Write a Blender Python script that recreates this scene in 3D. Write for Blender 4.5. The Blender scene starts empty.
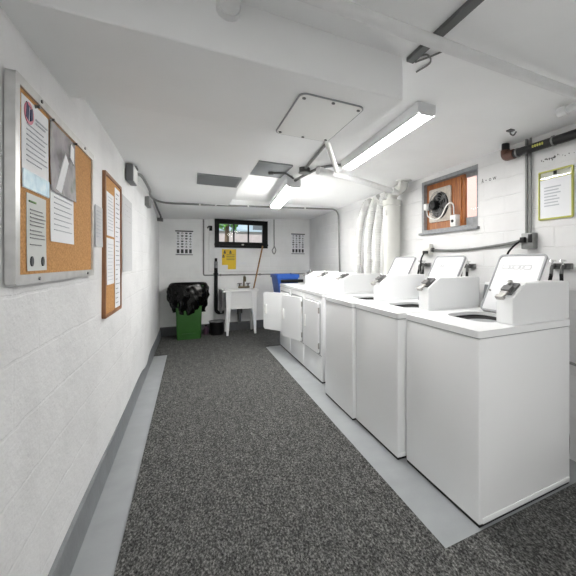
import bpy, bmesh, math, random
from mathutils import Vector, Matrix
random.seed(7)
SC = bpy.context.scene
COL = SC.collection
R = math.radians
PI = math.pi

# ------------------------------------------------------------------ materials
def new_mat(name):
    m = bpy.data.materials.new(name); m.use_nodes = True
    nt = m.node_tree
    return m, nt, nt.nodes['Principled BSDF']

def plain(name, col, rough=.5, metal=0, spec=.5, emit=0, var=0, vscale=6, bump=0, bscale=200, coat=0):
    m, nt, b = new_mat(name)
    b.inputs['Base Color'].default_value = (*col, 1)
    b.inputs['Roughness'].default_value = rough
    b.inputs['Metallic'].default_value = metal
    b.inputs['Specular IOR Level'].default_value = spec
    b.inputs['Coat Weight'].default_value = coat
    if emit:
        b.inputs['Emission Color'].default_value = (*col, 1)
        b.inputs['Emission Strength'].default_value = emit
    tc = nt.nodes.new('ShaderNodeTexCoord')
    if var:
        n = nt.nodes.new('ShaderNodeTexNoise'); n.inputs['Scale'].default_value = vscale
        n.inputs['Detail'].default_value = 4
        nt.links.new(tc.outputs['Object'], n.inputs['Vector'])
        r = nt.nodes.new('ShaderNodeValToRGB')
        r.color_ramp.elements[0].position = .3; r.color_ramp.elements[1].position = .7
        r.color_ramp.elements[0].color = (*[max(0, c*(1-var)) for c in col], 1)
        r.color_ramp.elements[1].color = (*[min(1, c*(1+var)) for c in col], 1)
        nt.links.new(n.outputs['Fac'], r.inputs['Fac'])
        nt.links.new(r.outputs['Color'], b.inputs['Base Color'])
    if bump:
        n = nt.nodes.new('ShaderNodeTexNoise'); n.inputs['Scale'].default_value = bscale
        n.inputs['Detail'].default_value = 3
        nt.links.new(tc.outputs['Object'], n.inputs['Vector'])
        bp = nt.nodes.new('ShaderNodeBump'); bp.inputs['Strength'].default_value = bump
        bp.inputs['Distance'].default_value = .004
        nt.links.new(n.outputs['Fac'], bp.inputs['Height'])
        nt.links.new(bp.outputs['Normal'], b.inputs['Normal'])
    return m

def block_wall(name, col, axis, bw=.4, rh=.2, strength=.5, rough=.45, offset=.5, drip=.35, mort=.6):
    """painted masonry: the courses are relief under one coat of paint"""
    m, nt, b = new_mat(name)
    N = nt.nodes.new; L = nt.links.new
    b.inputs['Roughness'].default_value = rough
    tc = N('ShaderNodeTexCoord'); sp = N('ShaderNodeSeparateXYZ'); cb = N('ShaderNodeCombineXYZ')
    L(tc.outputs['Object'], sp.inputs[0])
    L(sp.outputs[axis], cb.inputs[0]); L(sp.outputs[2], cb.inputs[1])
    # wobble so that joints are not ruler straight
    nz = N('ShaderNodeTexNoise'); nz.inputs['Scale'].default_value = 9; L(cb.outputs[0], nz.inputs['Vector'])
    mx = N('ShaderNodeVectorMath'); mx.operation = 'SCALE'; mx.inputs['Scale'].default_value = .018
    L(nz.outputs['Color'], mx.inputs[0])
    ad = N('ShaderNodeVectorMath'); ad.operation = 'ADD'; L(cb.outputs[0], ad.inputs[0]); L(mx.outputs[0], ad.inputs[1])
    br = N('ShaderNodeTexBrick'); br.offset = offset
    br.inputs['Scale'].default_value = 1; br.inputs['Brick Width'].default_value = bw
    br.inputs['Row Height'].default_value = rh; br.inputs['Mortar Size'].default_value = .007
    br.inputs['Mortar Smooth'].default_value = .6
    L(ad.outputs[0], br.inputs['Vector'])
    inv = N('ShaderNodeMath'); inv.operation = 'SUBTRACT'; inv.inputs[0].default_value = 1; L(br.outputs['Fac'], inv.inputs[1])
    im = N('ShaderNodeMath'); im.operation = 'MULTIPLY'; im.inputs[1].default_value = mort; L(inv.outputs[0], im.inputs[0]); inv = im
    n1 = N('ShaderNodeTexNoise'); n1.inputs['Scale'].default_value = 14; n1.inputs['Detail'].default_value = 6; L(tc.outputs['Object'], n1.inputs['Vector'])
    n2 = N('ShaderNodeTexNoise'); n2.inputs['Scale'].default_value = 70; n2.inputs['Detail'].default_value = 4; L(tc.outputs['Object'], n2.inputs['Vector'])
    s1 = N('ShaderNodeMath'); s1.operation = 'MULTIPLY_ADD'; s1.inputs[1].default_value = drip*2.2; L(n1.outputs['Fac'], s1.inputs[0]); L(inv.outputs[0], s1.inputs[2])
    s2 = N('ShaderNodeMath'); s2.operation = 'MULTIPLY_ADD'; s2.inputs[1].default_value = drip*.9; L(n2.outputs['Fac'], s2.inputs[0]); L(s1.outputs[0], s2.inputs[2])
    bp = N('ShaderNodeBump'); bp.inputs['Strength'].default_value = strength; bp.inputs['Distance'].default_value = .008
    L(s2.outputs[0], bp.inputs['Height']); L(bp.outputs['Normal'], b.inputs['Normal'])
    # faint scuffs
    n3 = N('ShaderNodeTexNoise'); n3.inputs['Scale'].default_value = 3.1; n3.inputs['Detail'].default_value = 8; L(tc.outputs['Object'], n3.inputs['Vector'])
    rp = N('ShaderNodeValToRGB'); rp.color_ramp.elements[0].position = .28; rp.color_ramp.elements[1].position = .55
    rp.color_ramp.elements[0].color = (*[c*.9 for c in col], 1); rp.color_ramp.elements[1].color = (*col, 1)
    L(n3.outputs['Fac'], rp.inputs['Fac']); L(rp.outputs['Color'], b.inputs['Base Color'])
    return m

def carpet_mat():
    m, nt, b = new_mat('charcoal_carpet'); N = nt.nodes.new; L = nt.links.new
    b.inputs['Roughness'].default_value = .95; b.inputs['Specular IOR Level'].default_value = .15
    tc = N('ShaderNodeTexCoord')
    mp = N('ShaderNodeMapping'); mp.inputs['Scale'].default_value = (1.5, .8, 1); L(tc.outputs['Object'], mp.inputs[0])
    n = N('ShaderNodeTexNoise'); n.inputs['Scale'].default_value = 82; n.inputs['Detail'].default_value = 4; n.inputs['Roughness'].default_value = .8
    L(mp.outputs[0], n.inputs['Vector'])
    r = N('ShaderNodeValToRGB'); e = r.color_ramp.elements
    e[0].position = .37; e[0].color = (.012, .0122, .0118, 1); e[1].position = .66; e[1].color = (.25, .25, .243, 1)
    x = e.new(.5); x.color = (.068, .0685, .067, 1)
    L(n.outputs['Fac'], r.inputs['Fac'])
    # traffic wear along the aisle
    mp2 = N('ShaderNodeMapping'); mp2.inputs['Scale'].default_value = (9, 2.2, 1); L(tc.outputs['Object'], mp2.inputs[0])
    n2 = N('ShaderNodeTexNoise'); n2.inputs['Scale'].default_value = 3; n2.inputs['Detail'].default_value = 6; n2.inputs['Roughness'].default_value = .75; L(mp2.outputs[0], n2.inputs['Vector'])
    r2 = N('ShaderNodeValToRGB'); r2.color_ramp.elements[0].position = .3; r2.color_ramp.elements[1].position = .7
    r2.color_ramp.elements[0].color = (.66, .67, .69, 1); r2.color_ramp.elements[1].color = (1.3, 1.29, 1.26, 1); L(n2.outputs['Fac'], r2.inputs['Fac'])
    mx = N('ShaderNodeMix'); mx.data_type = 'RGBA'; mx.blend_type = 'MULTIPLY'; mx.inputs[0].default_value = 1
    L(r.outputs['Color'], mx.inputs[6]); L(r2.outputs['Color'], mx.inputs[7]); L(mx.outputs[2], b.inputs['Base Color'])
    bp = N('ShaderNodeBump'); bp.inputs['Strength'].default_value = .6; bp.inputs['Distance'].default_value = .004
    L(n.outputs['Fac'], bp.inputs['Height']); L(bp.outputs['Normal'], b.inputs['Normal'])
    return m

def cork_mat():
    m, nt, b = new_mat('cork'); N = nt.nodes.new; L = nt.links.new
    b.inputs['Roughness'].default_value = .85
    tc = N('ShaderNodeTexCoord'); n = N('ShaderNodeTexNoise'); n.inputs['Scale'].default_value = 130; n.inputs['Detail'].default_value = 4
    L(tc.outputs['Object'], n.inputs['Vector'])
    r = N('ShaderNodeValToRGB'); r.color_ramp.elements[0].position = .35; r.color_ramp.elements[1].position = .65
    r.color_ramp.elements[0].color = (.43, .2, .06, 1); r.color_ramp.elements[1].color = (.62, .33, .115, 1)
    L(n.outputs['Fac'], r.inputs['Fac']); L(r.outputs['Color'], b.inputs['Base Color'])
    return m

def wood_mat(name, c1, c2, axis=2, sc=3):
    m, nt, b = new_mat(name); N = nt.nodes.new; L = nt.links.new
    b.inputs['Roughness'].default_value = .5
    tc = N('ShaderNodeTexCoord'); mp = N('ShaderNodeMapping')
    s = [14, 14, 14]; s[axis] = 1.6; mp.inputs['Scale'].default_value = s; L(tc.outputs['Object'], mp.inputs[0])
    n = N('ShaderNodeTexNoise'); n.inputs['Scale'].default_value = sc; n.inputs['Detail'].default_value = 6; n.inputs['Distortion'].default_value = 1
    L(mp.outputs[0], n.inputs['Vector'])
    r = N('ShaderNodeValToRGB'); r.color_ramp.elements[0].position = .3; r.color_ramp.elements[1].position = .7
    r.color_ramp.elements[0].color = (*c1, 1); r.color_ramp.elements[1].color = (*c2, 1)
    L(n.outputs['Fac'], r.inputs['Fac']); L(r.outputs['Color'], b.inputs['Base Color'])
    return m

def blotch_mat(name, cols, scale, rough=.4):
    m, nt, b = new_mat(name); N = nt.nodes.new; L = nt.links.new
    b.inputs['Roughness'].default_value = rough
    tc = N('ShaderNodeTexCoord'); n = N('ShaderNodeTexNoise'); n.inputs['Scale'].default_value = scale; n.inputs['Detail'].default_value = 3
    L(tc.outputs['Object'], n.inputs['Vector'])
    r = N('ShaderNodeValToRGB'); e = r.color_ramp.elements
    e[0].position = .3; e[0].color = (*cols[0], 1); e[1].position = .7; e[1].color = (*cols[-1], 1)
    for i, c in enumerate(cols[1:-1]):
        x = e.new(.3+.4*(i+1)/(len(cols)-1)); x.color = (*c, 1)
    L(n.outputs['Fac'], r.inputs['Fac']); L(r.outputs['Color'], b.inputs['Base Color'])
    return m

def glass_mat(name, tint=(1, 1, 1), mixf=.12):
    m, nt, b = new_mat(name); N = nt.nodes.new; L = nt.links.new
    tr = N('ShaderNodeBsdfTransparent'); tr.inputs[0].default_value = (*tint, 1)
    gl = N('ShaderNodeBsdfGlossy'); gl.inputs['Roughness'].default_value = .03
    ms = N('ShaderNodeMixShader'); ms.inputs[0].default_value = mixf
    L(tr.outputs[0], ms.inputs[1]); L(gl.outputs[0], ms.inputs[2])
    L(ms.outputs[0], nt.nodes['Material Output'].inputs['Surface'])
    return m

M = dict(
    wall_x=block_wall('painted_block_side', (.80, .805, .81), 1, .4, .2, .5, drip=.7, mort=.25),
    wall_r=block_wall('painted_brick_side', (.76, .76, .76), 1, .42, .14, .55, drip=.2),
    wall_y=block_wall('painted_block_end', (.86, .865, .86), 0, .4, .2, .45),
    ceil=plain('ceiling_paint', (.91, .915, .915), .55, var=.02, vscale=3, bump=.25, bscale=25),
    soffit=plain('soffit_paint', (.91, .915, .915), .5, var=.02, vscale=2, bump=.2, bscale=18),
    floor=plain('floor_paint', (.30, .315, .325), .38, var=.06, vscale=7, bump=.1, bscale=60),
    base=plain('base_paint', (.17, .18, .19), .42, var=.12, vscale=9, bump=.3, bscale=40),
    based=plain('back_base_paint', (.09, .095, .1), .5, var=.12, vscale=9),
    carpet=carpet_mat(), cork=cork_mat(),
    alu=plain('brushed_aluminium', (.62, .62, .61), .38, .75, var=.1, vscale=20),
    oak=wood_mat('brown_wood_trim', (.2, .085, .035), (.36, .17, .075)),
    ply=wood_mat('orange_plywood', (.23, .065, .014), (.5, .19, .05)),
    paper=plain('paper', (.83, .84, .86), .6), paperg=plain('grey_paper', (.56, .57, .58), .6),
    papern=plain('grey_notice_paper', (.62, .64, .62), .6),
    ink=plain('ink', (.05, .055, .06), .7), inkl=plain('faded_ink', (.5, .52, .56), .7),
    navy=plain('navy_ink', (.02, .03, .1), .6), pink=plain('pink_ink', (.7, .25, .32), .6),
    sky=blotch_mat('blue_print', [(.3, .52, .66), (.45, .68, .8), (.62, .8, .88)], 24),
    photo=blotch_mat('glossy_photo', [(.16, .14, .15), (.34, .32, .34), (.5, .47, .48), (.25, .28, .24)], 9, .12),
    enamel=plain('white_enamel', (.86, .87, .875), .28, spec=.5, coat=.15),
    enamel2=plain('grey_white_enamel', (.83, .84, .845), .3),
    liner=plain('lid_liner_plastic', (.64, .645, .66), .35), inkg=plain('embossed_grey', (.38, .38, .39), .5), rimgap=plain('rim_gap_grey', (.33, .34, .35), .5),
    steel=plain('steel', (.42, .41, .39), .35, .85, var=.15, vscale=60),
    dsteel=plain('dark_steel', (.14, .14, .14), .45, .6),
    zinc=plain('galvanised', (.24, .245, .24), .45, .6, var=.12, vscale=30),
    chrome=plain('chrome', (.75, .75, .75), .15, 1),
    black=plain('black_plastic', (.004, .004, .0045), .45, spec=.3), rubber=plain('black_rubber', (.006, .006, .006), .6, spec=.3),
    abs=plain('black_pipe', (.005, .005, .006), .3, spec=.4), copper=plain('brown_fitting', (.1, .04, .025), .4),
    panelg=plain('grey_panel', (.14, .145, .15), .4),
    wplas=plain('white_plastic', (.82, .82, .8), .35), wpipe=plain('painted_pipe', (.78, .785, .785), .4, var=.03, vscale=12),
    cream=plain('cream_pipe', (.66, .66, .63), .4), foil=plain('white_flex_duct', (.62, .62, .61), .42),
    gchan=plain('grey_channel', (.11, .115, .115), .5), slat=plain('vent_slat', (.27, .285, .29), .45, .3),
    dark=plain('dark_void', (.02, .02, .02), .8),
    lamp=plain('lamp_diffuser', (1, .985, .96), .4, emit=13.5), lamp_b=plain('bright_lamp_diffuser', (1, .985, .95), .4, emit=17), lamp_fill=plain('fill_lamp_diffuser', (1, .985, .96), .4, emit=30),
    lamph=plain('lamp_housing', (.72, .73, .74), .4),
    green=plain('green_plastic', (.022, .095, .014), .42, var=.15, vscale=5),
    bag=plain('black_bag', (.003, .003, .003), .14, spec=.6),
    blue=plain('blue_plastic', (.012, .09, .42), .38), yellow=plain('yellow_card', (.82, .56, .015), .5),
    yel=plain('yellow_edge', (.5, .5, .1), .35), purp=plain('dark_purple', (.06, .03, .05), .4),
    poly=plain('sink_plastic', (.8, .8, .79), .4), brass=plain('dull_brass', (.16, .13, .08), .35, .8),
    broomw=wood_mat('broom_wood', (.25, .13, .05), (.42, .24, .1)),
    bristle=plain('bristle', (.35, .25, .1), .8),
    cloth=plain('grey_cloth', (.3, .3, .31), .9, var=.3, vscale=30),
    wframe=plain('black_window_paint', (.003, .003, .0035), .5, spec=.25), gframe=plain('grey_frame', (.27, .28, .29), .5, var=.15, vscale=30),
    glass=glass_mat('pane_glass', (1, 1, 1), .005), sleeve=glass_mat('clear_sleeve', (1, 1, .97), .06),
    frost=plain('tan_plate', (.55, .5, .44), .45, var=.15, vscale=25),
    leaf=blotch_mat('foliage', [(.05, .16, .02), (.16, .36, .06), (.3, .5, .12)], 6, .6),
    bark=plain('bark', (.12, .08, .05), .9, var=.3),
    render=plain('house_render', (.5, .42, .4), .9, var=.1), roofm=plain('house_tower_wall', (.42, .5, .55), .9),
    pinkw=block_wall('pink_brick', (.8, .52, .45), 1, .22, .075, .4),
    ground=plain('yard', (.2, .22, .15), .95, var=.3, vscale=3),
)

# ------------------------------------------------------------------ mesh builder
ORIG = {}
def rrect(a0, a1, b0, b1, r, n=5):
    pts = []
    for cx, cy, s in ((a1-r, b1-r, 0), (a0+r, b1-r, 90), (a0+r, b0+r, 180), (a1-r, b0+r, 270)):
        for k in range(n+1):
            t = R(s+90*k/n); pts.append((cx+r*math.cos(t), cy+r*math.sin(t)))
    return pts
def circ(cx, cy, r, n=24, ry=None):
    return [(cx+r*math.cos(2*PI*k/n), cy+(ry or r)*math.sin(2*PI*k/n)) for k in range(n)]
def fillet(pts, rad, n=5):
    pts = [Vector(p) for p in pts]; out = [pts[0]]
    for i in range(1, len(pts)-1):
        a, b, c = pts[i-1], pts[i], pts[i+1]
        d = min(rad, (a-b).length*.49, (c-b).length*.49)
        p, q = b+(a-b).normalized()*d, b+(c-b).normalized()*d
        for k in range(n+1):
            t = k/n; out.append((1-t)**2*p+2*t*(1-t)*b+t*t*q)
    out.append(pts[-1]); return out
def spline(pts, n=8):
    pts = [Vector(p) for p in pts]; out = []
    P = [pts[0]*2-pts[1]]+pts+[pts[-1]*2-pts[-2]]
    for i in range(1, len(P)-2):
        a, b, c, d = P[i-1:i+3]
        for k in range(n):
            t = k/n
            out.append(.5*((2*b)+(c-a)*t+(2*a-5*b+4*c-d)*t*t+(3*b-a-3*c+d)*t**3))
    out.append(pts[-1]); return out

class MB:
    def __init__(s): s.bm = bmesh.new()
    def merge(s, t):
        me = bpy.data.meshes.new('t'); t.to_mesh(me); s.bm.from_mesh(me); t.free(); bpy.data.meshes.remove(me); return s
    def box(s, x0, x1, y0, y1, z0, z1, bev=0, seg=2):
        t = bmesh.new()
        bmesh.ops.create_cube(t, size=1, matrix=Matrix.Translation(((x0+x1)/2, (y0+y1)/2, (z0+z1)/2)) @ Matrix.Diagonal((abs(x1-x0), abs(y1-y0), abs(z1-z0), 1)))
        if bev: bmesh.ops.bevel(t, geom=t.edges[:], offset=bev, segments=seg, affect='EDGES', profile=.5)
        return s.merge(t)
    def prism(s, poly, O, U, V, N, d0, d1):
        O, U, V, N = map(Vector, (O, U, V, N)); bm = s.bm
        a = [bm.verts.new(O+U*p[0]+V*p[1]+N*d0) for p in poly]
        b = [bm.verts.new(O+U*p[0]+V*p[1]+N*d1) for p in poly]
        n = len(poly)
        bm.faces.new(a); bm.faces.new(b[::-1])
        for i in range(n): bm.faces.new((a[i], b[i], b[(i+1) % n], a[(i+1) % n]))
        return s
    def ring(s, outer, inner, O, U, V, N, d0, d1):
        O, U, V, N = map(Vector, (O, U, V, N)); bm = s.bm
        f = lambda pl, d: [bm.verts.new(O+U*p[0]+V*p[1]+N*d) for p in pl]
        a, b, c, e = f(outer, d0), f(outer, d1), f(inner, d0), f(inner, d1); n = len(outer)
        for i in range(n):
            j = (i+1) % n
            bm.faces.new((a[i], a[j], c[j], c[i])); bm.faces.new((b[j], b[i], e[i], e[j]))
            bm.faces.new((a[j], a[i], b[i], b[j])); bm.faces.new((c[i], c[j], e[j], e[i]))
        return s
    def tube(s, pts, r, seg=10, closed=False, caps=True):
        pts = [Vector(p) for p in pts]; n = len(pts); bm = s.bm
        rs = r if isinstance(r, (list, tuple)) else [r]*n
        rings = []; up = None
        for i in range(n):
            if closed: t = pts[(i+1) % n]-pts[i-1]
            else: t = pts[min(i+1, n-1)]-pts[max(i-1, 0)]
            t.normalize()
            if up is None:
                up = Vector((0, 0, 1)) if abs(t.z) < .9 else Vector((1, 0, 0))
            up = (up-t*up.dot(t)).normalized(); w = t.cross(up)
            rings.append([bm.verts.new(pts[i]+rs[i]*(math.cos(2*PI*k/seg)*up+math.sin(2*PI*k/seg)*w)) for k in range(seg)])
        for i in range(n if closed else n-1):
            A, B = rings[i], rings[(i+1) % n]
            for k in range(seg): bm.faces.new((A[k], A[(k+1) % seg], B[(k+1) % seg], B[k]))
        if caps and not closed: bm.faces.new(rings[0][::-1]); bm.faces.new(rings[-1])
        return s
    def cyl(s, p0, p1, r0, r1=None, seg=20): return s.tube([p0, p1], [r0, r0 if r1 is None else r1], seg)
    def lathe(s, prof, c, seg=28, sq=0, axis=(0, 0, 1), U=(1, 0, 0)):
        """sq > 0 makes the section a rounded square"""
        A, U = Vector(axis), Vector(U); V = A.cross(U); c = Vector(c); bm = s.bm; rings = []
        for r, z in prof:
            ring = []
            for k in range(seg):
                t = 2*PI*k/seg; a, b = math.cos(t), math.sin(t)
                q = 1 if not sq else 1/((abs(a)**sq+abs(b)**sq)**(1/sq))
                ring.append(bm.verts.new(c+(U*a+V*b)*r*q+A*z))
            rings.append(ring)
        for A_, B_ in zip(rings, rings[1:]):
            for k in range(seg): bm.faces.new((A_[k], A_[(k+1) % seg], B_[(k+1) % seg], B_[k]))
        if prof[0][0] > 0: bm.faces.new(rings[0][::-1])
        if prof[-1][0] > 0: bm.faces.new(rings[-1])
        return s
    def sphere(s, c, r, u=14, v=10, scale=(1, 1, 1)):
        t = bmesh.new(); bmesh.ops.create_uvsphere(t, u_segments=u, v_segments=v, radius=r)
        bmesh.ops.transform(t, matrix=Matrix.Translation(c) @ Matrix.Diagonal((*scale, 1)), verts=t.verts[:])
        return s.merge(t)
    def build(s, name, mat, parent=None, origin=None, ang=32):
        bm = s.bm
        bmesh.ops.recalc_face_normals(bm, faces=bm.faces[:])
        base = ORIG.get(parent.name, Vector((0, 0, 0))) if parent else Vector((0, 0, 0))
        if origin is None:
            if parent: o = base
            else:
                lo = Vector([min(v.co[i] for v in bm.verts) for i in range(3)]); hi = Vector([max(v.co[i] for v in bm.verts) for i in range(3)])
                o = Vector(((lo.x+hi.x)/2, (lo.y+hi.y)/2, lo.z))
        else: o = Vector(origin)
        me = bpy.data.meshes.new(name); 
        bmesh.ops.translate(bm, vec=-o, verts=bm.verts[:]); bm.to_mesh(me); bm.free()
        me.shade_smooth(); me.set_sharp_from_angle(angle=R(ang))
        me.materials.append(mat)
        ob = bpy.data.objects.new(name, me); COL.objects.link(ob)
        if parent: ob.parent = parent
        ob.location = o-base
        ORIG[ob.name] = o
        return ob

def tag(o, label=None, cat=None, group=None, kind=None):
    if label: o['label'] = label
    if cat: o['category'] = cat
    if group: o['group'] = group
    if kind: o['kind'] = kind
    return o
def empty(name, loc, label, cat, group=None):
    o = bpy.data.objects.new(name, None); o.empty_display_size = .1; COL.objects.link(o); o.location = loc
    ORIG[o.name] = Vector(loc); return tag(o, label, cat, group)
def struct(mb, name, mat, parent=None):
    o = mb.build(name, mat, parent, origin=(0, 0, 0) if parent is None else None)
    if parent is None: o['kind'] = 'structure'
    return o
X, Y, Z = Vector((1, 0, 0)), Vector((0, 1, 0)), Vector((0, 0, 1))

# ------------------------------------------------------------------ room shell
LX, RX, BY, FY, H = -.455, 2.2, 6.85, -2.6, 2.19
# back window hole X .43-1.32, Z 1.57-2.07 ; fan window hole Y 2.16-2.97, Z 1.59-2.14
struct(MB().prism([(LX-.15, FY-.15), (RX+.15, FY-.15), (RX+.15, BY+.15), (LX-.15, BY+.15)], (0, 0, 0), X, Y, Z, -.1, 0), 'floor', M['floor'])
# left wall: uneven old masonry, one grid bulging a little
mb = MB(); ny, nz = 60, 12; g = []
for i in range(ny+1):
    row = []
    for j in range(nz+1):
        y = FY-.15+(BY+.15-FY+.15)*i/ny; z = -.05+(H+.1+.05)*j/nz
        bulge = .02*math.exp(-((y-4.7)/.55)**2)+.006*math.sin(y*2.3+z)*(1 if y > 1.0 else .3)
        row.append(mb.bm.verts.new((LX+bulge-.004, y, z)))
    g.append(row)
for i in range(ny):
    for j in range(nz): mb.bm.faces.new((g[i][j], g[i+1][j], g[i+1][j+1], g[i][j+1]))
mb.box(LX-.2, LX-.02, FY-.15, BY+.15, -.05, H+.1)
struct(mb, 'wall_left', M['wall_x'])
mb = MB()
for a, b, c, d in ((FY-.15, 2.16, -.05, H+.1), (2.97, BY+.15, -.05, H+.1), (2.16, 2.97, -.05, 1.59), (2.16, 2.97, 2.14, H+.1)): mb.box(RX, RX+.18, a, b, c, d)
struct(mb, 'wall_right', M['wall_r'])
mb = MB()
for a, b, c, d in ((LX-.2, .43, -.05, H+.1), (1.32, RX+.18, -.05, H+.1), (.43, 1.32, -.05, 1.57), (.43, 1.32, 2.07, H+.1)): mb.box(a, b, BY, BY+.18, c, d)
struct(mb, 'wall_back', M['wall_y'])
struct(MB().box(LX-.2, RX+.18, FY-.18, FY, -.05, H+.1), 'wall_front', M['wall_y'])
struct(MB().box(LX-.2, RX+.18, FY-.18, BY+.18, H, H+.15), 'ceiling', M['ceil'])
# boxed-in beam, lower ceiling on the left, sloping strip along the back wall
struct(MB().box(LX-.02, .828, 1.255, 1.9, 2.0, H+.01, .004, 1), 'trim_1', M['soffit'])
struct(MB().box(LX-.02, .48, 1.9, 5.25, 2.09, H+.01), 'trim_2', M['soffit'])
mb = MB(); bm = mb.bm
lo = [bm.verts.new(p) for p in ((LX-.02, 5.25, 2.09), (.48, 5.25, 2.09), (RX, 5.25, 2.182), (RX, BY, 2.18), (.48, BY, 2.085), (LX-.02, BY, 2.03))]
hi = [bm.verts.new((v.co.x, v.co.y, H+.01)) for v in lo]
bm.faces.new((lo[0], lo[1], lo[4], lo[5])); bm.faces.new((lo[1], lo[2], lo[3], lo[4])); bm.faces.new(hi)
for i in range(6): bm.faces.new((lo[i], lo[(i+1) % 6], hi[(i+1) % 6], hi[i]))
struct(mb, 'trim_3', M['soffit'])
# baseboards
struct(MB().prism([(LX-.03, 0), (LX+.02, 0), (LX+.016, .05), (LX+.006, .13), (LX-.03, .14)], (0, 0, 0), X, Z, Y, FY, BY), 'baseboard_left', M['base'])
struct(MB().box(LX, RX, BY-.018, BY+.01, 0, .165, .004), 'baseboard_back', M['based'])

# ------------------------------------------------------------------ back window (three panes) with the yard outside
w = tag(empty('window_1', (.875, BY, 1.57), 'black three-pane basement window high in back wall', 'window'), kind='structure')
mb = MB()
mb.ring(rrect(.40, 1.345, 1.555, 2.083, .003, 1), rrect(.475, 1.25, 1.665, 2.0, .003, 1), (0, 0, 0), X, Z, Y, BY-.03, BY+.06)
mb.box(.395, 1.35, BY-.05, BY+.02, 1.60, 1.63)
mb.build('window_frame', M['wframe'], w)
for x in (.73, .99): MB().box(x-.012, x+.012, BY-.01, BY+.045, 1.66, 2.005).build('mullion', M['wframe'], w)
MB().box(.47, 1.255, BY+.02, BY+.026, 1.66, 2.005).build('pane', M['glass'], w)
MB().box(.86, .90, BY-.062, BY-.045, 1.604, 1.626, .003).build('latch', M['steel'], w)
# outside
struct(MB().box(-8, 14, 7.1, 30, 1.3, 1.4), 'ground', M['ground'])
h = empty('garden_wall', (2, 11, 1.4), 'pinkish low rendered wall seen through back window', 'wall')
MB().box(-2.5, 6, 11, 11.3, 1.4, 2.22).build('wall_panel', M['render'], h); MB().box(-2.5, 6, 10.95, 11.35, 2.22, 2.28).build('coping', M['roofm'], h)
h = empty('neighbour_building', (2.9, 16, 1.4), 'pale blue-grey building beyond the garden wall', 'building')
b_ = MB().box(2.3, 4.6, 16, 18, 1.4, 6).build('wall_panel', M['roofm'], h)
for i in range(3):
    for j in range(2): MB().box(2.5+i*.65, 2.9+i*.65, 15.96, 16.02, 2.6+j*1.1, 3.2+j*1.1).build('window_pane', M['panelg'], h)
t = empty('tree', (.86, 9.6, 1.4), 'leafy green tree outside left pane of back window', 'tree')
MB().tube([(.84, 9.6, 1.4), (.86, 9.6, 2.2), (.84, 9.6, 2.9)], [.06, .05, .03], 8).build('trunk', M['bark'], t)
mb = MB()
for i in range(420):
    a, e, q = random.random()*2*PI, random.uniform(-.9, 1), random.random()**.4
    c = Vector((.82+.3*q*math.cos(a), 9.6+.3*q*math.sin(a), 2.45+.36*q*e))
    d = Vector((random.gauss(0, 1), random.gauss(0, 1), random.gauss(0, 1))).normalized(); e2 = d.orthogonal().normalized(); s_ = random.uniform(.05, .1)
    mb.bm.faces.new([mb.bm.verts.new(c+v) for v in (-d*s_, e2*s_*.5, d*s_, -e2*s_*.5)])
mb.build('foliage', M['leaf'], t)
struct(MB().box(3.3, 3.45, .5, 6, -.1, 4.2), 'wall_outside', M['pinkw'])

# ------------------------------------------------------------------ carpet
c = MB().prism([(-.275, FY), (RX-.005, FY), (RX-.005, 1.185), (1.01, 1.185), (1.01, 5.31), (RX-.005, 5.31), (RX-.005, BY-.02), (LX+.022, BY-.02), (LX+.022, 5.49), (-.275, 5.49)],
               (0, 0, 0), X, Y, Z, .0005, .009).build('carpet', M['carpet'])
tag(c, 'charcoal grey low pile carpet covering the laundry room aisle', 'carpet')
CZ = .009

# ------------------------------------------------------------------ bulletin boards (left wall) and notices
def frame_board(name, y0, y1, z0, z1, fw, fmat, label):
    b = empty(name, (LX, (y0+y1)/2, z0), label, 'bulletin board', 'bulletin boards on the left wall')
    MB().box(LX-.002, LX+.010, y0+fw*.5, y1-fw*.5, z0+fw*.5, z1-fw*.5).build('cork_panel', M['cork'], b)
    fr = MB().ring(rrect(y0, y1, z0, z1, .012, 3), rrect(y0+fw, y1-fw, z0+fw, z1-fw, .003, 3), (0, 0, 0), Y, Z, X, LX-.006, LX+.017)
    f = fr.build('frame', fmat, b)
    return b, f
b1, f1 = frame_board('bulletin_board', 1.328, 2.227, 1.222, 1.84, .03, M['alu'], 'large cork bulletin board with silver metal frame on left wall')
for (y, z) in ((1.52, 1.826), (2.05, 1.826), (1.5, 1.236), (2.1, 1.236)): MB().cyl((LX+.016, y, z), (LX+.02, y, z), .006, seg=10).build('screw', M['dsteel'], f1)
b2, f2 = frame_board('bulletin_board', 2.495, 3.035, .955, 1.832, .02, M['oak'], 'tall cork bulletin board with brown wooden frame, farther along left wall')

def sheet(name, y0, y1, z0, z1, mat, x, label, cat, group=None, curl=.002):
    mb = MB(); k = 8; F = []; Bk = []
    for j in range(k+1):
        b = j/k; dx = x+.0016+curl*(1-b)**3; z = z0+(z1-z0)*b
        F.append([mb.bm.verts.new((dx, y, z)) for y in (y0, y1)]); Bk.append([mb.bm.verts.new((dx-.0012, y, z)) for y in (y0, y1)])
    for j in range(k):
        mb.bm.faces.new((F[j][0], F[j][1], F[j+1][1], F[j+1][0])); mb.bm.faces.new((Bk[j][1], Bk[j][0], Bk[j+1][0], Bk[j+1][1]))
        for e in (0, 1): mb.bm.faces.new((F[j][e], F[j+1][e], Bk[j+1][e], Bk[j][e]))
    for j in (0, k): mb.bm.faces.new((F[j][0], F[j][1], Bk[j][1], Bk[j][0]))
    o = mb.build(name, mat)
    tag(o, label, cat, group); return o
def lines(parent, name, mat, y0, y1, zs, x, th=.004, jit=.3):
    mb = MB()
    for z in zs:
        e = y1-(y1-y0)*random.random()*jit
        mb.box(x, x+.0012, y0, e, z-th/2, z+th/2)
    return mb.build(name, mat, parent)
XP = LX+.0105
G1 = 'papers pinned to the silver framed board'
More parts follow.
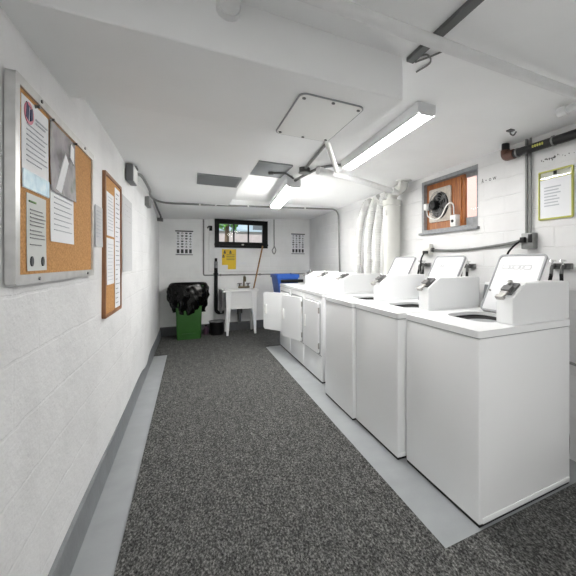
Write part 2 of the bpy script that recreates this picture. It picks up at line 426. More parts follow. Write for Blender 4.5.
o = sheet('notice_sheet', 1.383, 1.60, 1.515, 1.795, M['paper'], XP, 'white flyer with navy emblem above and pale blue picture below', 'notice', G1)
lines(o, 'printed_text', M['inkl'], 1.41, 1.58, [1.715-.016*i for i in range(8)], XP+.004, .003)
MB().box(XP+.0035, XP+.0052, 1.384, 1.599, 1.517, 1.572).build('blue_picture', M['sky'], o)
MB().ring(circ(1.432, 1.752, .034), circ(1.432, 1.752, .024), (0, 0, 0), Y, Z, X, XP+.002, XP+.004).build('emblem_ring', M['pink'], o)
mb = MB(); mb.prism([(1.405, 1.735), (1.425, 1.727), (1.43, 1.77), (1.412, 1.782)], (0, 0, 0), Y, Z, X, XP+.002, XP+.0046); mb.prism([(1.44, 1.73), (1.458, 1.74), (1.456, 1.775), (1.443, 1.768)], (0, 0, 0), Y, Z, X, XP+.002, XP+.0046)
mb.build('emblem', M['navy'], o)
lines(o, 'heading', M['inkl'], 1.48, 1.59, [1.75, 1.738], XP+.004, .005)
o = sheet('notice_sheet', 1.62, 1.895, 1.365, 1.57, M['paper'], XP, 'white printed sheet with text under the glossy poster', 'notice', G1)
lines(o, 'printed_text', M['inkl'], 1.65, 1.87, [1.53-.02*i for i in range(7)], XP+.004, .003)
o = sheet('poster', 1.607, 1.905, 1.548, 1.80, M['photo'], XP+.0035, 'glossy grey photo poster on the silver framed board', 'poster', G1, .004)
mb = MB(); mb.prism([(1.65, 1.56), (1.71, 1.553), (1.80, 1.69), (1.76, 1.72)], (0, 0, 0), Y, Z, X, XP+.006, XP+.0092); mb.prism([(1.82, 1.72), (1.87, 1.70), (1.87, 1.77), (1.83, 1.78)], (0, 0, 0), Y, Z, X, XP+.006, XP+.0092)
mb.build('painted_glare', M['paper'], o)  # white patches paint the glare on the glossy print
o = sheet('notice_sheet', 1.419, 1.578, 1.262, 1.505, M['papern'], XP, 'grey typed letter with two small portraits, lowest on silver framed board', 'notice', G1)
lines(o, 'printed_text', M['panelg'], 1.435, 1.565, [1.455-.012*i for i in range(5)]+[1.39-.012*i for i in range(3)]+[1.345], XP+.0042, .003)
for y in (1.45, 1.54): MB().prism(circ(y, 1.292, .011, 12, .016), (0, 0, 0), Y, Z, X, XP+.003, XP+.006).build('portrait', M['ink'], o)
MB().box(XP+.002, XP+.0045, 1.432, 1.485, 1.478, 1.483).build('heading', M['leaf'], o)
G2 = 'papers pinned to the wooden framed board'
o = sheet('notice_sheet', 2.556, 2.773, 1.452, 1.72, M['paper'], XP, 'white sheet at upper left of the wooden framed board', 'notice', G2)
lines(o, 'printed_text', M['inkl'], 2.58, 2.75, [1.69-.02*i for i in range(11)], XP+.004, .003)
o = sheet('notice_sheet', 2.556, 2.773, 1.15, 1.438, M['paper'], XP, 'white sheet at lower left of the wooden framed board', 'notice', G2)
lines(o, 'printed_text', M['inkl'], 2.58, 2.75, [1.40-.022*i for i in range(11)], XP+.004, .003)
o = sheet('notice_sheet', 2.81, 2.995, .98, 1.79, M['paper'], XP, 'long narrow white list down right side of wooden framed board', 'notice', G2)
lines(o, 'printed_text', M['panelg'], 2.83, 2.97, [1.75-.032*i for i in range(24)], XP+.004, .004, .7)
G3 = 'loose papers taped to the left wall'
o = sheet('wall_sheet', 2.30, 2.47, 1.375, 1.60, M['paperg'], LX+.006, 'pale grey sheet taped to wall between the two bulletin boards', 'notice', G3)
lines(o, 'printed_text', M['inkl'], 2.32, 2.45, [1.57-.02*i for i in range(8)], LX+.01)
o = sheet('wall_sheet', 3.13, 3.6, 1.215, 1.80, M['paperg'], LX+.006, 'large grey sheet taped to wall right of wooden framed board', 'notice', G3)
lines(o, 'printed_text', M['papern'], 3.24, 3.56, [1.74-.04*i for i in range(12)], LX+.011)
for (y, z, s_) in ((1.47, 1.79, 'white flyer'), (1.602, 1.796, 'gap between white flyer and glossy poster'), (1.88, 1.795, 'glossy poster')):
    p = empty('push_pin', (XP+.006, y, z), 'small dark push pin at the top of the '+s_ if 'gap' not in s_ else 'small dark push pin in the '+s_, 'push pin', 'push pins on the silver framed board')
    MB().lathe([(.007, 0), (.004, .004), (.006, .012)], (XP+.006, y, z), 10, axis=(1, 0, 0), U=(0, 1, 0)).build('pin_head', M['dsteel'], p)

# ------------------------------------------------------------------ left top: junction box and ceiling conduits
jb = empty('junction_box', (LX, 3.48, 1.95), 'dark electrical box at top of left wall above the boards', 'electrical box')
MB().box(LX+.002, LX+.05, 3.32, 3.55, 1.945, 2.08, .006).build('box_body', M['panelg'], jb)
MB().box(LX+.05, LX+.056, 3.33, 3.54, 1.95, 2.075, .003).build('cover', M['wplas'], jb)
MB().box(LX+.01, LX+.06, 3.42, 3.54, 2.08, 2.09).build('gland', M['dsteel'], jb)
c = MB().tube(spline([(LX+.04, 3.54, 2.06), (LX+.07, 3.75, 2.07), (LX+.085, 4.2, 2.04), (LX+.06, 4.6, 2.05), (LX+.08, 5.0, 2.06), (LX+.2, 5.22, 2.068), (.0, 5.225, 2.075)]), .013, 10)
tag(c.build('flexible_conduit', M['zinc']), 'curved grey flexible conduit leaving dark electrical box along ceiling edge', 'conduit')
k = empty('junction_box', (LX, 4.62, 1.93), 'small pale electrical box on left wall beyond the boards', 'electrical box')
MB().box(LX+.01, LX+.055, 4.5, 4.74, 1.92, 2.02, .005).build('box_body', M['zinc'], k); MB().cyl((LX+.035, 4.62, 2.02), (LX+.035, 4.62, 2.04), .016, seg=12).build('gland', M['dsteel'], k)
c = MB().tube(fillet([(LX+.05, 5.0, 2.09), (LX+.045, 5.7, 2.05), (LX+.045, 6.35, 2.02), (LX+.045, 6.35, 1.985)], .05), .012, 8).box(LX+.0, LX+.075, 6.3, 6.42, 1.94, 1.99, .004)
tag(c.build('wall_conduit', M['dsteel']), 'short dark conduit with end box at far top of left wall', 'conduit')
cc = empty('ceiling_conduit', (.8, 5.2, 2.1), 'long grey conduit across ceiling, bending down the right wall by dryers', 'conduit')
MB().tube(fillet([(.0, 5.225, 2.075), (2.17, 5.225, 2.163), (2.17, 5.15, .9)], .13, 8), .013, 10).build('pipe', M['zinc'], cc)
for x in (.12, .32, .75, 1.2, 1.6): MB().box(x-.01, x+.01, 5.2, 5.26, 2.06+x*.0405, 2.094+x*.0405, .003).build('clip', M['wplas'], cc)

# ------------------------------------------------------------------ ceiling: pipes, rail, vents, access panel
c = MB().cyl((.115, FY, 2.15), (.115, 1.252, 2.15), .034).cyl((.115, 1.225, 2.15), (.115, 1.256, 2.15), .038)
tag(c.build('ceiling_pipe', M['wpipe']), 'white painted pipe running overhead into the beam face', 'pipe', 'white painted ceiling pipes')
c = MB().tube([(.17, 1.05, 2.14), (RX, 1.03, 2.14)], .024, 16)
tag(c.build('ceiling_pipe', M['wpipe']), 'long white pipe crossing ceiling diagonally in front of beam', 'pipe', 'white painted ceiling pipes')
c = MB().box(.842, .878, FY, 1.25, 2.172, H+.002, .003)
tag(c.build('ceiling_rail', M['gchan']), 'dark grey metal channel on ceiling meeting the beam corner', 'rail')
p = empty('sprinkler_pipe', (1.9, 1.0, 2.15), 'short white coupled pipe at ceiling above black pipe', 'pipe')
MB().tube([(1.88, FY, 2.15), (1.88, 1.2, 2.15)], .02, 14).build('pipe', M['wpipe'], p)
MB().cyl((1.88, 1.17, 2.15), (1.88, 1.225, 2.15), .028).build('end_cap', M['wpipe'], p)
MB().cyl((1.88, 1.04, 2.15), (1.88, 1.09, 2.15), .027).build('coupling', M['wpipe'], p)
for (q, lab) in (([(.86, 1.24, 2.18), (.9, 1.18, 2.183), (.95, 1.22, 2.183), (.94, 1.31, 2.183)], 'thin loose cable on ceiling by right corner of beam'),):
    tag(MB().tube(spline(q), .004, 6).tube(spline([(.89, 1.25, 2.184), (.93, 1.17, 2.184), (.96, 1.1, 2.184)]), .004, 6).build('cable', M['zinc']), lab, 'cable')
hk = MB().tube(spline([(1.93, 1.6, 2.19), (1.93, 1.6, 2.165), (1.96, 1.6, 2.16), (1.965, 1.58, 2.18)]), .005, 6).box(1.91, 1.95, 1.58, 1.62, 2.182, 2.19)
tag(hk.build('ceiling_hook', M['dsteel']), 'small dark hook in ceiling near elbow of black pipe', 'hook')

def vent(x0, x1, y0, y1, z, n, label):
    v = empty('ceiling_vent', ((x0+x1)/2, (y0+y1)/2, z), label, 'vent', 'ceiling vents')
    MB().ring(rrect(x0, x1, y0, y1, .004, 1), rrect(x0+.018, x1-.018, y0+.018, y1-.018, .002, 1), (0, 0, z), X, Y, Z, -.014, 0).build('frame', M['slat'], v)
    MB().box(x0+.01, x1-.01, y0+.01, y1-.01, z-.003, z-.001).build('backing', M['dark'], v)
    mb = MB()
    for i in range(n):
        y = y0+.02+(y1-y0-.04)*(i+.5)/n; h_ = (y1-y0-.04)/n*.46
        mb.prism([(y-h_, -.004), (y+h_, -.013), (y+h_, -.011), (y-h_, -.002)], (0, 0, z), Y, Z, X, x0+.018, x1-.018)
    mb.build('louvre', M['slat'], v)
vent(.06, .435, 3.42, 3.85, 2.09, 9, 'grey louvred ceiling vent on the left, nearer the boards')
vent(.485, .845, 3.12, 3.63, H, 9, 'grey louvred ceiling vent on the right, beside the round junction box')

a = empty('access_panel', (.56, 1.62, 2.0), 'white square access panel with rounded corners screwed under the beam', 'access panel')
O0 = (0, 0, 2.0)
MB().ring(rrect(.408, .712, 1.385, 1.885, .035, 6), rrect(.413, .707, 1.39, 1.88, .033, 6), O0, X, Y, Z, -.006, .0).build('edge_gap', M['rimgap'], a)
pn = MB().prism(rrect(.413, .707, 1.39, 1.88, .033, 6), O0, X, Y, Z, -.007, -.0005).build('cover', M['wplas'], a)
for (x, y) in ((.432, 1.42), (.56, 1.405), (.69, 1.42), (.43, 1.85), (.69, 1.85), (.56, 1.865)): MB().cyl((x, y, 1.993), (x, y, 1.989), .008, seg=10).build('screw', M['dsteel'], a)

# ------------------------------------------------------------------ fluorescent lamps
def lamp(name, x0, y0, x1, y1, zt, wd, ht, label, rods=None, mat='lamp', flat=True):
    l = empty(name, ((x0+x1)/2, (y0+y1)/2, zt), label, 'ceiling lamp', 'fluorescent ceiling lamps')
    d = Vector((x1-x0, y1-y0, 0)); n = d.length; d.normalize(); s_ = Vector((d.y, -d.x, 0)); O = Vector((x0, y0, zt)); hw = wd/2
    if flat:
        MB().ring([(-hw, 0), (hw, 0), (hw*.97, -ht), (-hw*.97, -ht)], [(-hw*.95, -.006), (hw*.95, -.006), (hw*.92, -ht-.001), (-hw*.92, -ht-.001)], O, s_, Z, d, .004, n-.004).build('housing', M['lamph'], l)
        MB().prism([(-hw*.9, -ht*.8), (hw*.9, -ht*.8), (hw*.88, -ht*.98), (hw*.6, -ht*1.06), (-hw*.6, -ht*1.06), (-hw*.88, -ht*.98)], O, s_, Z, d, .012, n-.012).build('diffuser', M[mat], l)
    else:
        MB().prism([(-hw, 0), (hw, 0), (hw, -ht*.72), (hw*.97, -ht*.76), (-hw*.97, -ht*.76), (-hw, -ht*.72)], O, s_, Z, d, .004, n-.004).build('housing', M['lamph'], l)
        MB().prism([(-hw*.94, -ht*.76), (hw*.94, -ht*.76), (hw*.88, -ht*.92), (hw*.7, -ht), (-hw*.7, -ht), (-hw*.88, -ht*.92)], O, s_, Z, d, .012, n-.012).build('diffuser', M[mat], l)
    for t in (0, n-.012): MB().prism([(-hw, 0), (hw, 0), (hw, -ht*.8), (hw*.75, -ht*1.04), (-hw*.75, -ht*1.04), (-hw, -ht*.8)], O, s_, Z, d, t, t+.012).build('end_cap', M['lamph'], l)
    if rods:
        for t in rods:
            q = O+d*t; MB().cyl(q, (q.x, q.y, H), .006, seg=8).build('hanger_rod', M['zinc'], l)
    return l
lamp('fluorescent_lamp', 1.185, 1.55, 1.245, 2.79, H, .12, .065, 'long fluorescent ceiling lamp nearest camera, flush on the ceiling')
lamp('fluorescent_lamp', .93, 3.4, 1.06, 4.84, 2.14, .14, .095, 'fluorescent lamp near the back wall hung just below the ceiling', (.12, 1.32), 'lamp_b', False)
lamp('fluorescent_lamp', .30, -1.6, .33, -.35, H, .12, .065, 'added fill lamp, unseen, on ceiling behind the camera position', None, 'lamp_fill')  # unseen lamp added to light the near end of the room
rb = empty('junction_box', (.97, 3.17, 2.14), 'round dark junction box on ceiling between the two lamps', 'electrical box')
MB().cyl((.97, 3.17, 2.145), (.97, 3.17, 2.19), .05).build('box_body', M['dsteel'], rb); MB().cyl((.97, 3.17, 2.139), (.97, 3.17, 2.146), .058).build('cover', M['zinc'], rb)
tag(MB().tube([(.965, 3.13, 2.176), (.90, 2.40, 2.176), (.86, 1.9, 2.176)], .012, 10).build('lamp_conduit', M['zinc']), 'straight grey conduit on ceiling from round junction box to beam', 'conduit')
tag(MB().tube(spline([(1.245, 2.785, 2.17), (1.19, 2.88, 2.172), (1.11, 2.97, 2.172), (1.05, 3.1, 2.165), (.97, 3.3, 2.13), (.94, 3.405, 2.115)]), .013, 10).build('lamp_cable', M['zinc']), 'curved grey cable linking the two fluorescent lamps', 'cable')
tag(MB().tube([(.70, 3.44, 2.17), (.84, 3.36, 2.165), (.92, 3.385, 2.13)], .010, 8).cyl((.69, 3.445, 2.17), (.73, 3.423, 2.17), .017).build('conduit_stub', M['dsteel']), 'short dark conduit stub beside near end of back lamp', 'conduit')

# white drain pipes over the machines
wp = MB().tube(fillet([(.68, 1.9, 2.1), (1.165, 2.84, 2.105)], .05), .02, 14)
tag(wp.build('ceiling_pipe', M['cream']), 'short white pipe running from beam towards the drain pipe', 'pipe', 'white painted ceiling pipes')
dr = empty('drain_pipe', (1.5, 2.95, 2.07), 'white sloping drain pipe under ceiling ending at the wall elbow', 'pipe')
MB().tube(fillet([(1.03, 2.88, 2.10), (1.5, 3.0, 2.085), (2.04, 3.2, 2.06)], .05), .03, 16).build('pipe', M['wpipe'], dr)
MB().cyl((1.0, 2.873, 2.101), (1.045, 2.884, 2.099), .036).build('end_cap', M['wpipe'], dr)
MB().cyl((1.93, 3.155, 2.067), (1.98, 3.175, 2.063), .037).build('coupling', M['wpipe'], dr)
st = empty('stack_pipe', (2.07, 3.36, 0), 'thick cream vertical pipe with collar and elbow on right wall', 'pipe')
MB().tube([(2.075, 3.38, 0), (2.075, 3.38, 1.98)], .1, 24).build('pipe', M['cream'], st)
MB().lathe([(.1, 1.94), (.112, 1.945), (.112, 2.0), (.062, 2.01)], (2.075, 3.38, 0), 24).build('collar', M['cream'], st)
MB().tube(spline([(2.075, 3.38, 2.0), (2.075, 3.36, 2.06), (2.08, 3.27, 2.1), (2.085, 3.18, 2.12), (2.085, 3.14, 2.19)]), .058, 16).build('elbow', M['cream'], st)
MB().lathe([(.085, 2.175), (.085, 2.19)], (2.085, 3.14, 0), 20).build('flange', M['wplas'], st)
MB().box(1.965, 1.98, 3.34, 3.40, 1.82, 1.88, .003).build('tag_plate', M['wplas'], st)

# flexible dryer ducts
def flex(path, label):
    pts = spline(path, 26); 
    # even spacing
    L_ = [0]
    for a_, b_ in zip(pts, pts[1:]): L_.append(L_[-1]+(b_-a_).length)
    n = int(L_[-1]/.0078); out = []; j = 0
    for i in range(n+1):
        s_ = L_[-1]*i/n
        while j < len(L_)-2 and L_[j+1] < s_: j += 1
        t = (s_-L_[j])/max(1e-6, L_[j+1]-L_[j]); out.append(pts[j].lerp(pts[j+1], min(1, t)))
    rs = [(.055, .052, .046, .052)[i % 4] for i in range(n+1)]
    o = MB().tube(out, rs, 18).build('dryer_duct', M['foil'], ang=80)
    return tag(o, label, 'duct', 'flexible ducts behind the dryers')
flex([(2.06, 4.45, .35), (2.08, 4.37, .8), (2.1, 4.35, 1.2), (2.1, 4.34, 1.5), (2.11, 4.27, 1.85), (2.12, 4.15, 2.05), (2.14, 4.03, 2.1)], 'leftmost white corrugated duct, farthest from thick cream pipe')
flex([(2.06, 4.1, .35), (2.08, 4.05, .8), (2.1, 4.04, 1.2), (2.1, 4.03, 1.55), (2.11, 3.97, 1.88), (2.12, 3.87, 2.06), (2.14, 3.79, 2.11)], 'middle of the three white corrugated ducts behind dryers')
flex([(2.06, 3.78, .35), (2.08, 3.79, .8), (2.1, 3.80, 1.2), (2.1, 3.79, 1.55), (2.11, 3.74, 1.88), (2.12, 3.65, 2.07), (2.14, 3.57, 2.115)], 'white corrugated duct beside thick cream pipe, curving into wall')
tag(MB().cyl((2.155, 3.6, 1.2), (2.155, 3.6, H), .03).build('wall_pipe', M['wpipe']), 'thin white vertical pipe between ducts and thick cream pipe', 'pipe')

# ------------------------------------------------------------------ black pipe and wall electrics (right wall)
bp_ = empty('black_pipe', (2.12, 1.2, 2.09), 'black drain pipe under ceiling on right wall with elbow', 'pipe')
MB().tube([(2.13, 1.77, 2.095), (2.13, FY, 2.06)], .03, 18).build('pipe', M['abs'], bp_)
MB().tube(fillet([(2.13, 1.73, 2.095), (2.13, 1.81, 2.095), (2.13, 1.81, 2.14)], .06, 8), .036, 18).build('elbow', M['copper'], bp_)
MB().cyl((2.13, 1.81, 2.13), (2.13, 1.81, 2.19), .03).build('riser', M['abs'], bp_)
for y in (1.70, 1.42): MB().cyl((2.13, y-.006, 2.094), (2.13, y+.006, 2.094), .0345).build('clamp', M['zinc'], bp_)
mb = MB()
for i in range(5): mb.prism(rrect(-.006, .006, -.009, .009, .004, 2), (2.0985, 1.555-.018*i, 2.092), Y, Z, X, -.001, .003)
mb.build('yellow_lettering', M['yel'], bp_)
for (y, r_, lab) in ((1.668, .011, 'left of two vertical grey conduits down to wall box'), (1.632, .008, 'thinner right one of two vertical conduits to wall box')):
    tag(MB().tube([(2.183, y, H), (2.183, y, 1.48)], r_, 10).build('wall_conduit', M['zinc']), lab, 'conduit', 'vertical conduits on the right wall')
ob = empty('wall_box', (RX, 1.63, 1.385), 'grey metal wall box under the vertical conduits', 'electrical box')
MB().box(2.145, 2.198, 1.585, 1.685, 1.385, 1.5, .006).build('box_body', M['zinc'], ob)
MB().box(2.14, 2.147, 1.592, 1.625, 1.43, 1.49, .003).build('outlet', M['black'], ob)
MB().box(2.12, 2.146, 1.64, 1.68, 1.43, 1.47, .006).build('plug', M['black'], ob)
tag(MB().tube(spline([(2.13, 1.67, 1.45), (2.12, 1.74, 1.40), (2.13, 1.8, 1.33), (2.15, 1.85, 1.15), (2.16, 1.86, .8)]), .008, 8).build('power_cord', M['rubber']), 'black power cord dropping from grey wall box behind washer', 'cord', 'black power cords behind the washers')
tag(MB().tube(spline([(2.18, 1.68, 1.455), (2.18, 1.85, 1.43), (2.185, 2.2, 1.405), (2.185, 2.5, 1.40), (2.185, 2.78, 1.415)]), .011, 10).build('armoured_cable', M['zinc']), 'sagging grey cable along right wall below fan window', 'cable')
ob = empty('wall_box', (RX, 2.83, 1.37), 'cream wall outlet box below left corner of fan window', 'electrical box')
MB().box(2.15, 2.198, 2.77, 2.88, 1.36, 1.475, .008).build('box_body', M['cream'], ob); MB().box(2.12, 2.152, 2.79, 2.85, 1.375, 1.405, .005).build('plug', M['black'], ob)
MB().cyl((2.18, 2.745, 1.415), (2.18, 2.775, 1.415), .02, seg=12).build('gland', M['dsteel'], ob)
tag(MB().tube(spline([(2.12, 2.82, 1.385), (2.11, 2.86, 1.3), (2.14, 2.9, 1.1), (2.15, 2.9, .7)]), .008, 8).build('power_cord', M['rubber']), 'black power cord dropping from cream outlet box', 'cord', 'black power cords behind the washers')

# sign in yellow edged sleeve
sg = empty('wall_sign', (RX, 1.45, 1.585), 'printed notice in yellow edged clear sleeve on right wall', 'sign', None)
MB().box(2.188, 2.1985, 1.34, 1.562, 1.593, 1.862).build('paper', M['paper'], sg)
MB().ring(rrect(1.328, 1.574, 1.583, 1.922, .008, 3), rrect(1.336, 1.566, 1.594, 1.913, .004, 3), (0, 0, 0), Y, Z, X, 2.184, 2.199).box(2.184, 2.187, 1.334, 1.568, 1.862, 1.867).build('sleeve_edge', M['yel'], sg)
MB().box(2.1845, 2.199, 1.344, 1.558, 1.866, 1.914).build('sleeve_top', M['sleeve'], sg)
tx = MB()
for i in range(7): tx.box(2.1868, 2.1885, 1.40+random.random()*.04, 1.53, 1.80-i*.021, 1.808-i*.021)
tx.build('printed_text', M['inkl'], sg)
MB().box(2.182, 2.186, 1.435, 1.46, 1.885, 1.91, .002).build('clip', M['black'], sg)
# rust spots and pencilled marks on the right wall
mk = MB()
y = 2.118
for gl in ('A', '-', 'o', 'w'):
    if gl == 'A':
        for q in ([(0, 0), (.008, .036), (.012, .036), (.006, 0)], [(.010, .036), (.016, .0), (.022, .0), (.013, .036)], [(.005, .01), (.017, .01), (.017, .016), (.005, .016)]): mk.prism(q, (RX-.0015, y, 1.962), -Y, Z, X, 0, .001)
    elif gl == '-': mk.prism([(0, .012), (.016, .012), (.016, .018), (0, .018)], (RX-.0015, y, 1.962), -Y, Z, X, 0, .001)
    elif gl == 'o': mk.ring(circ(.012, .013, .012, 14), circ(.012, .013, .007, 14), (RX-.0015, y, 1.962), -Y, Z, X, 0, .001)
    else:
        for a_, b_ in ((0, .008), (.016, .008), (.016, .024), (.032, .024)): mk.prism([(a_, .024), (a_+.005, .024), (b_+.005, 0), (b_, 0)], (RX-.0015, y, 1.964), -Y, Z, X, 0, .001)
    y -= .04
tag(mk.build('wall_marking', M['panelg']), 'small grey handwritten marking on right wall beside fan window', 'marking')
sp = MB()
for i in range(26):
    yy = 1.58-.3*random.random()**1.3; zz = 2.005+random.gauss(0, .008); r_ = random.uniform(.003, .008)
    sp.prism([(r_*random.uniform(.5, 1)*math.cos(2*PI*k/8), r_*random.uniform(.5, 1)*math.sin(2*PI*k/8)) for k in range(8)], (RX-.002, yy, zz), Y, Z, X, 0, .0015)
tag(sp.build('rust_spots', M['dsteel'], None), 'row of dark rust spots on wall just below black pipe', 'stain')['kind'] = 'stuff'

# ------------------------------------------------------------------ fan window
fw = tag(empty('window_2', (RX, 2.56, 1.59), 'grey framed basement window with exhaust fan in right wall', 'window'), kind='structure')
MB().ring(rrect(2.16, 2.97, 1.59, 2.14, .003, 1), rrect(2.18, 2.935, 1.625, 2.105, .003, 1), (0, 0, 0), Y, Z, X, RX+.004, RX+.1).build('window_frame', M['gframe'], fw)
MB().box(RX+.075, RX+.085, 2.18, 2.36, 1.70, 2.07).build('pane', M['glass'], fw)
MB().box(RX+.055, RX+.08, 2.18, 2.36, 1.625, 1.70).build('lower_panel', M['gframe'], fw)
MB().box(RX+.055, RX+.08, 2.18, 2.36, 2.07, 2.105).build('upper_panel', M['gframe'], fw)
MB().box(RX-.03, RX+.06, 2.14, 2.99, 1.575, 1.598, .004).build('window_sill', M['gframe'], fw)
fp = empty('exhaust_fan', (RX+.04, 2.68, 1.62), 'exhaust fan mounted on orange plywood in right wall window', 'fan')
MB().box(RX+.045, RX+.065, 2.36, 2.935, 1.63, 2.1).ring(rrect(2.36, 2.42, 1.63, 2.1, .002, 1), rrect(2.375, 2.405, 1.65, 2.08, .002, 1), (0, 0, 0), Y, Z, X, RX+.035, RX+.05).build('plywood_panel', M['ply'], fp)
fc = (2.71, 1.865)
MB().ring(rrect(2.545, 2.88, 1.70, 2.04, .02, 7), circ(fc[0], fc[1], .135, 32), (0, 0, 0), Y, Z, X, RX+.03, RX+.044).build('mounting_plate', M['frost'], fp)
MB().prism(circ(fc[0], fc[1], .14, 32), (0, 0, 0), Y, Z, X, RX+.0425, RX+.0445).build('opening', M['dark'], fp)
mb = MB()
for i in range(6):
    a0 = 2*PI*i/6; q = [Vector((RX+.03+dx, fc[0]+r_*math.cos(a0+da), fc[1]+r_*math.sin(a0+da))) for dx, r_, da in ((0, .04, -.2), (0, .12, -.15), (-.02, .125, .55), (-.02, .045, .35))]
    v0 = [mb.bm.verts.new(p) for p in q]; v1 = [mb.bm.verts.new(p+Vector((-.003, 0, 0))) for p in q]
    mb.bm.faces.new(v0); mb.bm.faces.new(v1)
    for k in range(4): mb.bm.faces.new((v0[k], v0[(k+1) % 4], v1[(k+1) % 4], v1[k]))
mb.build('fan_blades', M['dsteel'], fp)
mb = MB()
for r_ in (.05, .075, .1, .125, .138): mb.tube([(RX+.002, fc[0]+r_*math.cos(2*PI*k/28), fc[1]+r_*math.sin(2*PI*k/28)) for k in range(28)], .0028, 5, closed=True)
for i in range(6): a0 = 2*PI*i/6+.3; mb.cyl((RX+.002, fc[0]+.03*math.cos(a0), fc[1]+.03*math.sin(a0)), (RX+.024, fc[0]+.145*math.cos(a0), fc[1]+.145*math.sin(a0)), .003, seg=6)
mb.build('guard', M['panelg'], fp)
MB().lathe([(.0, -.01), (.045, 0), (.05, .02), (.05, .06), (.03, .07)], (RX-.045, 2.74, fc[1]), 18, axis=(1, 0, 0), U=(0, 1, 0)).build('motor', M['black'], fp)
MB().box(RX-.03, RX+.03, 2.85, 2.90, 1.83, 1.9, .01).build('terminal_box', M['wplas'], fp)
MB().tube(spline([(RX-.01, 2.87, 1.83), (RX-.03, 2.82, 1.76), (RX-.035, 2.72, 1.72), (RX-.03, 2.62, 1.735), (RX-.02, 2.55, 1.83), (RX-.01, 2.5, 1.855), (RX-.01, 2.46, 1.82), (RX-.01, 2.455, 1.74)]), .0065, 8).build('cord', M['wplas'], fp)
MB().box(RX-.02, RX+.046, 2.42, 2.50, 1.625, 1.735, .008).build('speed_switch', M['wplas'], fp)
MB().cyl((RX-.022, 2.46, 1.675), (RX-.03, 2.46, 1.675), .014, seg=14).build('switch_knob', M['black'], fp)

# ------------------------------------------------------------------ washers
def rod_pill(mb, O, U, V, N, x0, x1, y0, y1, r):
    pts = [Vector(O)+Vector(U)*p[0]+Vector(V)*p[1] for p in rrect(x0, x1, y0, y1, min((y1-y0), (x1-x0))*.36, 5)]
    mb.tube(pts, r, 5, closed=True)

def coin_box(root, xf, y0, y1, zb, x_end, tall=.222):
    prof = [(xf, zb), (x_end, zb), (x_end, zb+tall), (xf+.097, zb+tall), (xf, zb+.15)]
    t = bmesh.new(); a = [t.verts.new((p[0], y0, p[1])) for p in prof]; b = [t.verts.new((p[0], y1, p[1])) for p in prof]
    t.faces.new(a); t.faces.new(b[::-1])
    for i in range(5): t.faces.new((a[i], b[i], b[(i+1) % 5], a[(i+1) % 5]))
    bmesh.ops.recalc_face_normals(t, faces=t.faces[:])
    bmesh.ops.bevel(t, geom=t.edges[:], offset=.005, segments=2, affect='EDGES')
    cb = MB().merge(t).build('coin_box', M['enamel2'], root)
    # coin slide on the slanted face
    d = Vector((.097, 0, tall-.15)); d.normalize(); n = Vector((-d.z, 0, d.x)); ym = (y0+y1)/2
    O = Vector((xf+.048, ym, zb+.15+(tall-.15)*.5))
    MB().prism(rrect(-.038, .038, -.048, .044, .006, 2), O, Y, d, n, -.002, .012).prism(rrect(-.028, .028, -.04, .0, .004, 2), O, Y, d, n, .012, .03).build('coin_plate', M['dsteel'], cb)
    MB().prism(rrect(-.022, .022, -.006, .006, .003, 2), O+d*-.02+n*.018, Y, n, -d, -.02, .075).prism(rrect(-.026, .026, -.012, .012, .004, 2), O+d*-.02+n*.018, Y, n, -d, .06, .078).build('coin_slide', M['steel'], cb)
    MB().lathe([(.017, 0), (.017, .02), (.012, .024), (0.0, .024)], O+d*.026+n*.012+Y*.008, 16, axis=n, U=Y).build('lock', M['chrome'], cb)
    return cb

def appliance_body(root, xf, xb, y0, y1, hole=None):
    MB().box(xf+.005, xb-.005, y0+.005, y1-.005, .001, .02).build('shadow_slab', M['rubber'], root)  # black inset slab paints the shadow line under the cabinet
    MB().box(xf, xb, y0, y1, .014, .915, .009, 3).build('cabinet', M['enamel'], root)
    t = MB()
    if hole: t.ring(rrect(xf-.006, xb+.005, y0-.003, y1+.003, .018, 6), rrect(*hole, .09, 6), (0, 0, 0), X, Y, Z, .921, .955)
    else: t.prism(rrect(xf-.006, xb+.005, y0-.003, y1+.003, .018, 6), (0, 0, 0), X, Y, Z, .921, .955)
    bmesh.ops.bevel(t.bm, geom=[e for e in t.bm.edges if len(e.link_faces) == 2 and e.calc_face_angle(0) > 1 and abs(e.verts[0].co.z-.955) < .001 and abs(e.verts[1].co.z-.955) < .001], offset=.009, segments=3, affect='EDGES')
    t.build('top_panel', M['enamel'], root)
    MB().box(xf+.004, xb-.01, y0+.004, y1-.004, .9145, .9215).build('top_gap', M['rimgap'], root)
    MB().box(xf+.02, xb-.01, y0-.004, y0+.004, .018, .045, .002).build('base_rail', M['enamel2'], root)
    for (x, y) in ((xf+.05, y0+.05), (xf+.05, y1-.05), (xb-.05, y0+.05), (xb-.05, y1-.05)):
        MB().cyl((x, y, 0), (x, y, .006), .02, .02, 12).cyl((x, y, .005), (x, y, .012), .01, .01, 8).build('foot', M['rubber'], root)

